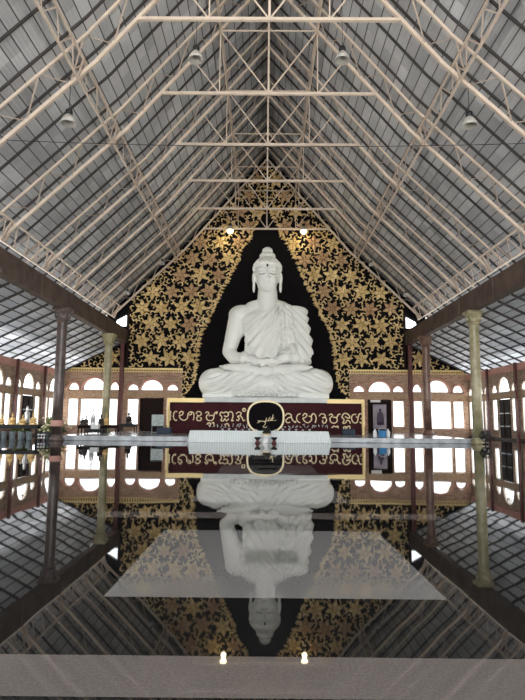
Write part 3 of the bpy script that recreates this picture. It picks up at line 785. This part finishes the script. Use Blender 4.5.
# ruffled robe hem at the foot, and ruffle by the bare arm
bm=B(); rows=10; cols=120; G=[]
for i in range(rows):
    t=i/(rows-1); r=[]
    for j in range(cols):
        u=j/(cols-1)*2-1; x=1.75*u
        z=2.50-.40*t-.04*abs(u)+.0*t
        r.append(bm.verts.new((x+.06*math.sin(u*31+1)*t,front(x,max(z,2.12))-.05-.10*t-.15*math.sin(u*31)*t,z)))
    G.append(r)
for i in range(rows-1):
    for j in range(cols-1): bm.faces.new((G[i][j],G[i][j+1],G[i+1][j+1],G[i+1][j]))
q=[(1.6*(k/140*2-1)+.05*math.sin(k*.55+1.2),0,2.24+.085*math.sin(k*.55)) for k in range(141)]; tube(bm,[(a,front(a,c)-.14,c) for a,b_,c in q],.04,6)
o=obj('robe_hem',bm,'marble',bd,True); sm=o.modifiers.new('s','SOLIDIFY'); sm.thickness=.05
bm=B(); q=[]
for k in range(60):
    t=k/59; z=6.15-1.75*t; x=-1.13+.05*math.sin(t*3)+.04*math.sin(k*1.25); q.append((x,-.12,z))
tube(bm,q,.07,8); obj('robe_edge',bm,'marble',bd,True)
bm=B(); q=[(0.62-1.86*t,0,7.25-.62*1.86*t-.02) for t in [k/30 for k in range(31)]]; q=[(a,front(a,c)-.01,c) for a,b,c in q]; tube(bm,q,.045,8); obj('robe_neckline',bm,'marble',bd,True)

# ---------------------------------------------------------------- altar in front
al=thing('altar_table','long low altar table with pleated white skirt in front of the pedestal','table',(-.27,22.45,0))
bm=B(); box(bm,-2.72,2.72,-.28,.28,.40,.455); obj('top',bm,'cloth',al)
bm=B(); n=260; A=[];D=[]
per=[(-2.76,-.32),(2.76,-.32),(2.76,.32),(-2.76,.32)]
for e in range(4):
    (xa,ya),(xb,yb)=per[e],per[(e+1)%4]; m_=220 if e%2==0 else 26
    for k in range(m_):
        t=k/m_; x=xa+(xb-xa)*t; y=ya+(yb-ya)*t; wv=.018*math.sin(k*1.7); nx,ny=(0,-1) if e==0 else (1,0) if e==1 else (0,1) if e==2 else (-1,0)
        A.append(bm.verts.new((x+nx*wv*.3,y+ny*wv*.3,.46))); fl=1.015 if e%2==0 else 1
        D.append(bm.verts.new(((x+nx*(wv+.06))*1.015,y+ny*(wv+.05),.004)))
for i in range(len(A)): j=(i+1)%len(A); bm.faces.new((A[i],A[j],D[j],D[i]))
o=obj('skirt',bm,'cloth',al,True)
v=thing('offering_vase','dark footed vase with flowers and a gold rim before the altar table','vase',(0,21.8,0))
bm=B(); lathe(bm,[(.20,0.001),(.20,.03),(.13,.06),(.11,.16),(.15,.24),(.19,.30),(.19,.32)],n=20); obj('stand',bm,'white',v,True)
bm=B(); lathe(bm,[(.12,.32),(.18,.335),(.18,.36),(.12,.375)],n=20); obj('rim',bm,'goldtrim',v,True)
bm=B(); rr=random.Random(5)
for k in range(26):
    a=rr.uniform(0,2*PI); r=rr.uniform(0,.17); ell(bm,(r*math.cos(a),r*math.sin(a),.40+rr.uniform(0,.17)),(.045,.045,.04),8)
obj('flower_heads',bm,'darker',v)
for x,n in ((-.32,'left'),(.32,'right')):
    c=thing('incense_stand','small dark flared incense stand on the floor, %s of the vase'%n,'incense stand',(x,21.6,0),0,'incense stands by the vase')
    bm=B(); lathe(bm,[(.10,.001),(.09,.05),(.05,.10),(.06,.14)],n=16); obj('foot',bm,'redpost',c,True)
    bm=B(); lathe(bm,[(.06,.14),(.10,.17),(.13,.22),(.13,.24),(.05,.235)],n=16); obj('bowl',bm,'darker',c,True)
rr=random.Random(11)
for k in range(14):
    x=-1.75+k*.27
    if abs(x)<.25: continue
    bm=B(); h=rr.uniform(.06,.11); lathe(bm,[(.035,0),(.02,h*.3),(.05,h*.8),(.055,h)],n=10)
    o=obj('offering_cup',bm,'silver',None,True); o.location=(x,22.4+rr.uniform(-.06,.06),.461)
    tag(o,'small silver offering cup in the row on the skirted altar table','cup','silver cups on the altar table')

# ---------------------------------------------------------------- things beside the pedestal
t=thing('notice_board','small pale patterned board on a stand, left of the pedestal','board',(-5.35,27.5,SLAB))
bm=B(); box(bm,-.30,.30,-.03,.0,.38,.92); obj('panel',bm,'pavgreen',t)
bm=B()
for x in (-.29,.29): bar(bm,(x,.02,.002),(x,.02,.93),.025)
bar(bm,(-.29,.02,.37),(.29,.02,.37),.025); bar(bm,(-.29,.02,.05),(.29,.02,.05),.02); obj('stand',bm,'drum',t)
bm=B(); box(bm,-.30,.30,-.25,.25,.002,.30); o=obj('storage_box',bm,'slate'); o.location=(4.08,27.4,SLAB); tag(o,'dark slate box against the right end of the pedestal','box'); bv=o.modifiers.new('b','BEVEL'); bv.width=.04
bm=B(); box(bm,-.35,.35,-.25,.25,.002,.30); o=obj('storage_box',bm,'slate'); o.location=(-4.95,27.2,SLAB); tag(o,'dark low box at the left end of the pedestal','box'); bv=o.modifiers.new('b','BEVEL'); bv.width=.04
t=thing('picture_banner','tall purple grey picture banner of a robed figure in the right doorway','banner',(6.75,32.6,SLAB))
bm=B(); box(bm,-.42,.36,0,.03,.22,1.66); obj('picture',bm,'purple',t)
bm=B()
lathe(bm,[(.02,.45),(.20,.47),(.21,.8),(.17,1.1),(.12,1.2),(.05,1.24),(.075,1.30),(.07,1.38),(.02,1.43)],(0,-.02,0),16,1,.08); obj('figure',bm,'figure',t,True)
bm=B()
for x in (-.44,.38): bar(bm,(x,.015,.002),(x,.015,1.68),.03)
obj('stand',bm,'dark',t)
bm=B(); box(bm,6.25,6.85,YB-.06,YB-.022,2.00,2.14); tag(obj('door_sign',bm,'white'),'blank white sign above the right doorway','sign')
t=thing('blue_bucket','blue plastic bucket on the platform, right of the pedestal','bucket',(4.95,23.6,SLAB))
bm=B(); lathe(bm,[(.13,.002),(.15,.02),(.17,.26),(.185,.27),(.185,.29),(.16,.29),(.15,.05)],n=20); obj('body',bm,'blue',t,True)
bm=B(); tube(bm,[(.17*math.cos(a),0,.28+.12*math.sin(a)) for a in [PI*k/10 for k in range(11)]],.008,6); obj('handle',bm,'white',t)
for x,n in ((4.66,'left'),(5.22,'right')):
    t=thing('white_bottle','white plastic bottle standing %s of the blue bucket'%n,'bottle',(x,23.75,SLAB),0,'white bottles by the bucket')
    bm=B(); lathe(bm,[(.07,.002),(.08,.02),(.08,.25),(.03,.31)],n=16); obj('body',bm,'white',t,True)
    bm=B(); lathe(bm,[(.032,.31),(.032,.36),(.02,.365)],n=12); obj('cap',bm,'white',t,True)
t=thing('round_fan','black round floor fan beside the right near column','fan',(8.78,22.3,0))
bm=B(); lathe(bm,[(.16,.002),(.16,.03),(.03,.05),(.03,.16)],n=18); obj('base',bm,'darker',t,True)
bm=B(); R=Matrix.Rotation(PI/2,4,'X')
for r_,y in ((.22,-.05),(.22,.05),(.16,-.07),(.10,-.08)):
    tube(bm,[(r_*math.cos(2*PI*k/24),y,.32+r_*math.sin(2*PI*k/24)) for k in range(25)],.012,6)
for k in range(16):
    a=2*PI*k/16; bar(bm,(0,-.085,.32),(.22*math.cos(a),-.05,.32+.22*math.sin(a)),.008); bar(bm,(.22*math.cos(a),-.05,.32+.22*math.sin(a)),(.22*math.cos(a),.05,.32+.22*math.sin(a)),.008)
obj('guard',bm,'darker',t)
bm=B(); ell(bm,(0,.04,.32),(.08,.10,.08),14)
for k in range(4):
    a=2*PI*k/4; prs=[(0,0),(.19,.03),(.19,.13),(.05,.08)]
    vs=[bm.verts.new((u*math.cos(a)-w_*math.sin(a),-.01+ .03*w_/.13,.32+u*math.sin(a)+w_*math.cos(a))) for u,w_ in prs]; bm.faces.new(vs)
obj('blades',bm,'darker',t)

# ---------------------------------------------------------------- little shrine figures on the left
def figure(kind,m,h):
    """small seated figure on a lotus base, height h"""
    root=bpy.data.objects.new(kind,None); C.objects.link(root)
    bm=B(); lathe(bm,[(.30,0.0),(.32,.03),(.24,.08),(.30,.14),(.26,.16)],n=16); 
    for v in bm.verts: v.co*=h
    obj('lotus_base',bm,m,root,True)
    bm=B()
    ell(bm,(0,-.04,.24),(.30,.20,.09),16); ell(bm,(0,.02,.36),(.13,.10,.18),14); ell(bm,(0,.02,.50),(.18,.09,.08),14)
    for s in (-1,1): tube(bm,[(s*.17,.02,.50),(s*.21,0,.38),(s*.04,-.14,.30)],[.05,.045,.03],8)
    tube(bm,[(0,.02,.5),(0,.02,.62)],[.06,.05],8); ell(bm,(0,.01,.70),(.085,.09,.11),14)
    for v in bm.verts: v.co*=h
    me=remesh(bm,.022*h,2)
    for p in me.polygons: p.use_smooth=True; p.material_index=0
    me.materials.clear(); me.materials.append(K[m]); o=bpy.data.objects.new('body',me); C.objects.link(o); o.parent=root
    bm=B(); lathe(bm,[(.088,.74),(.08,.79),(.045,.84),(.035,.90),(.01,1.0)],(0,.015,0),12)
    for v in bm.verts: v.co*=h
    obj('crown',bm,m,root,True)
    return root
def table(name,label,x,y,w_,d,h,z0=0,m='darker',grp=None):
    t=thing(name,label,'table',(x,y,z0),0,grp)
    bm=B(); box(bm,-w_/2,w_/2,-d/2,d/2,h-.05,h); obj('tabletop',bm,m,t)
    bm=B(); box(bm,-w_/2+.05,w_/2-.05,-d/2+.05,-d/2+.08,h-.16,h-.05); box(bm,-w_/2+.05,w_/2-.05,d/2-.08,d/2-.05,h-.16,h-.05); obj('apron',bm,m,t)
    for sx in (-1,1):
        for sy in (-1,1):
            bm=B(); bar(bm,(sx*(w_/2-.05),sy*(d/2-.05),.002),(sx*(w_/2-.05),sy*(d/2-.05),h-.05),.05); obj('leg',bm,m,t)
    return t
table('shrine_table','long dark table at the left edge carrying small gold seated figures',-10.8,23.7,2.3,.6,.62)
g0=figure('seated_figurine','tinygold',.50)
gx=[-11.75,-11.3,-10.85,-10.4,-9.95]; gl=['leftmost small gold seated figurine on the long dark table','second small gold seated figurine from the left on the long table','middle small gold seated figurine on the long dark table','fourth small gold seated figurine from the left on the long table','rightmost small gold seated figurine on the long table, beside the plant']
for i,x in enumerate(gx):
    q=g0 if i==0 else copy_tree(g0)
    q.location=(x,23.7,.62); q.rotation_euler=(0,0,random.uniform(-.2,.2)); sc=[1,.95,1.08,.92,1.15][i]; q.scale=(sc,)*3; tag(q,gl[i],'figurine','gold figurines on the long table')
for i,x in enumerate([-11.55,-11.2,-10.85,-10.5,-10.15,-9.8]):
    bm=B(); lathe(bm,[(.09,.002),(.105,.02),(.115,.30),(.125,.32),(.125,.34),(.11,.34)],n=18); o=obj('grey_pot',bm,'drum',None,True); o.location=(x,23.0,0)
    tag(o,'grey drum shaped pot before the long dark table, %s from the left'%['first','second','third','fourth','fifth','sixth'][i],'pot','grey pots before the long table')
def plant(x,y,z,r,label,m='green',n=110,fl=None):
    t=thing('potted_plant',label,'plant',(x,y,z)); rr=random.Random(int(x*100))
    bm=B(); lathe(bm,[(.11,.002),(.13,.03),(.16,.22),(.17,.24),(.14,.24)],n=16); obj('pot',bm,'drum',t,True)
    bm=B()
    for k in range(n):
        a=rr.uniform(0,2*PI); el=rr.uniform(.1,1.5); l=r*rr.uniform(.6,1.1); d=Vector((math.cos(a)*math.cos(el),math.sin(a)*math.cos(el),math.sin(el)))
        p=Vector((0,0,.24))+d*l*.35; q=Vector((0,0,.24))+d*l; s=d.cross(Vector((0,0,1)))
        s=(s.normalized() if s.length>.01 else Vector((1,0,0)))*.035*(r/.4); mid=(p+q)/2+Vector((0,0,.03))
        vs=[bm.verts.new(v_) for v_ in (p,mid+s,q-Vector((0,0,.02)),mid-s)]; bm.faces.new(vs)
    obj('leaves',bm,m,t)
    if fl:
        bm=B()
        for k in range(26):
            a=rr.uniform(0,2*PI); el=rr.uniform(.2,1.5); d=Vector((math.cos(a)*math.cos(el),math.sin(a)*math.cos(el),math.sin(el)))
            ell(bm,Vector((0,0,.24))+d*r*rr.uniform(.75,1.1),(.05,.05,.045),8)
        obj('flowers',bm,fl,t)
plant(-11.0,25.0,.0,.55,'bushy green plant in a pot behind the left half of the long table',fl='yellowfl')
plant(-9.15,23.3,.0,.42,'pot of pale cream flowers on the floor just left of the dark banded column',fl='yellowfl')
plant(-9.6,24.95,.0,.80,'green plant with pale blossoms at the right end of the long dark table',m='green',n=200,fl='yellowfl')
t=thing('standing_figurine','pale standing figurine in front of the left side door','figurine',(-11.3,26.2,0))
bm=B(); lathe(bm,[(.20,.002),(.20,.6),(.22,.62),(.22,.66)],n=14); obj('plinth',bm,'darker',t)
bm=B(); lathe(bm,[(.11,.66),(.13,.7),(.10,.95),(.12,1.15),(.05,1.24),(.065,1.32),(.055,1.40),(.02,1.48)],n=16); obj('body',bm,'silver',t,True)
t=thing('carved_stool','small silver patterned stool left of the banded column','stool',(-9.02,22.5,0))
bm=B(); box(bm,-.2,.2,-.2,.2,.30,.34); obj('seat',bm,'darker',t)
bm=B()
for k in range(6): ell(bm,(-.12+.12*(k%3),-.17,.12+.12*(k//3)),(.05,.02,.05),10)
obj('carving',bm,'silver',t)
for sx in (-1,1):
    for sy in (-1,1): bm=B(); bar(bm,(sx*.18,sy*.18,.002),(sx*.18,sy*.18,.30),.035); obj('leg',bm,'darker',t)
table('low_table','low black table right of the banded column holding a white box',-8.0,26.0,.9,.5,.22,SLAB)
bm=B(); box(bm,-.18,.18,-.12,.12,0.001,.22); o=obj('white_box',bm,'white'); o.location=(-7.98+.0,26.0,SLAB+.22); tag(o,'plain white box on the low black table','box')
table('altar_table','dark wooden table carrying a cluster of dark deity figures by the left windows',-8.4,26.9,1.3,.6,.38,SLAB,'dark')
b0=figure('dark_figurine','bronze',.62)
for i,(x,y,sc,lb) in enumerate([(-8.92,27.0,.75,'leftmost dark bronze figurine of the cluster on the wooden table'),(-8.68,26.75,.85,'taller dark bronze figurine left of the white crowned figure'),(-7.99,26.9,.95,'dark bronze figurine at the right of the white crowned figure')]):
    q=b0 if i==0 else copy_tree(b0); q.location=(x,y,SLAB+.38); q.scale=(sc,)*3; tag(q,lb,'figurine','dark figurines on the wooden table')
q=figure('crowned_figurine','silver',.95); q.location=(-8.34,26.75,SLAB+.38); q.scale=(.5,.5,1.0); tag(q,'pale silver seated figurine with a tall spire crown','figurine')
table('altar_table','dark wooden table with one gold figurine left of the yellow column',-8.05,28.4,1.0,.5,.38,SLAB,'dark')
q=copy_tree(g0); q.location=(-8.0*1.02,28.4,SLAB+.38); q.scale=(1.25,)*3; tag(q,'gold seated figurine alone on its dark wooden table','figurine')
q=copy_tree(b0); q.location=(-7.65,31.0,SLAB+.42); q.scale=(1.2,)*3; tag(q,'black seated figurine right of the yellow column','figurine')
table('low_table','small dark table behind the yellow column under a black figurine',-7.65,31.0,.9,.6,.42,SLAB)

# ---------------------------------------------------------------- hanging lamps
def lamp(x,y,z,ztop,lit,label,sc=1.0):
    t=thing('pendant_lamp',label,'lamp',(x,y,z),0,'pendant lamps'); t.scale=(sc,)*3; ztop=z+(ztop-z)/sc
    bm=B(); bar(bm,(0,0,.30),(0,0,ztop-z),.014); obj('wire',bm,'darker',t)
    bm=B(); lathe(bm,[(.07,.12),(.10,.14),(.10,.26),(.06,.30),(.02,.31)],n=16); obj('cap',bm,'darker',t,True)
    bm=B(); lathe(bm,[(.08,.13),(.14,.06),(.20,-.04),(.23,-.14),(.21,-.15),(.12,.04),(.05,.11)],n=24); shade=obj('shade',bm,'glassdome',t,True)
    if lit:
        bm=B(); ell(bm,(0,0,-.17),(.18,.18,.18),16); o=obj('bulb',bm,'warm',shade,True)
        l=bpy.data.lights.new('lamp_glow','POINT'); l.energy=18; l.color=(1,.80,.48); l.shadow_soft_size=.14
        lo=bpy.data.objects.new('lamp_glow',l); C.objects.link(lo); lo.parent=t; lo.location=(0,0,-.5)
    return t
for s,n in ((-1,'left'),(1,'right')):
    lamp(s*2.23,32.2,12.45,13.2,True,'glowing warm pendant lamp above the statue on the %s'%n)
    lamp(s*2.13,14.8,11.42,L(2.13),False,'unlit bell pendant lamp near the top of the picture, %s of the ridge'%n)
    lamp(s*5.74,14.8,9.42,L(5.74),False,'unlit bell pendant lamp under the middle of the near %s roof slope'%n)
    lamp(s*5.75,29.4,9.45,L(5.75),False,'small distant unlit pendant lamp beside the upper gold wall on the %s'%n,0.65)
    lamp(s*7.6,29.4,7.75,L(7.6),False,'small distant unlit pendant lamp low on the %s roof slope'%n,0.65)
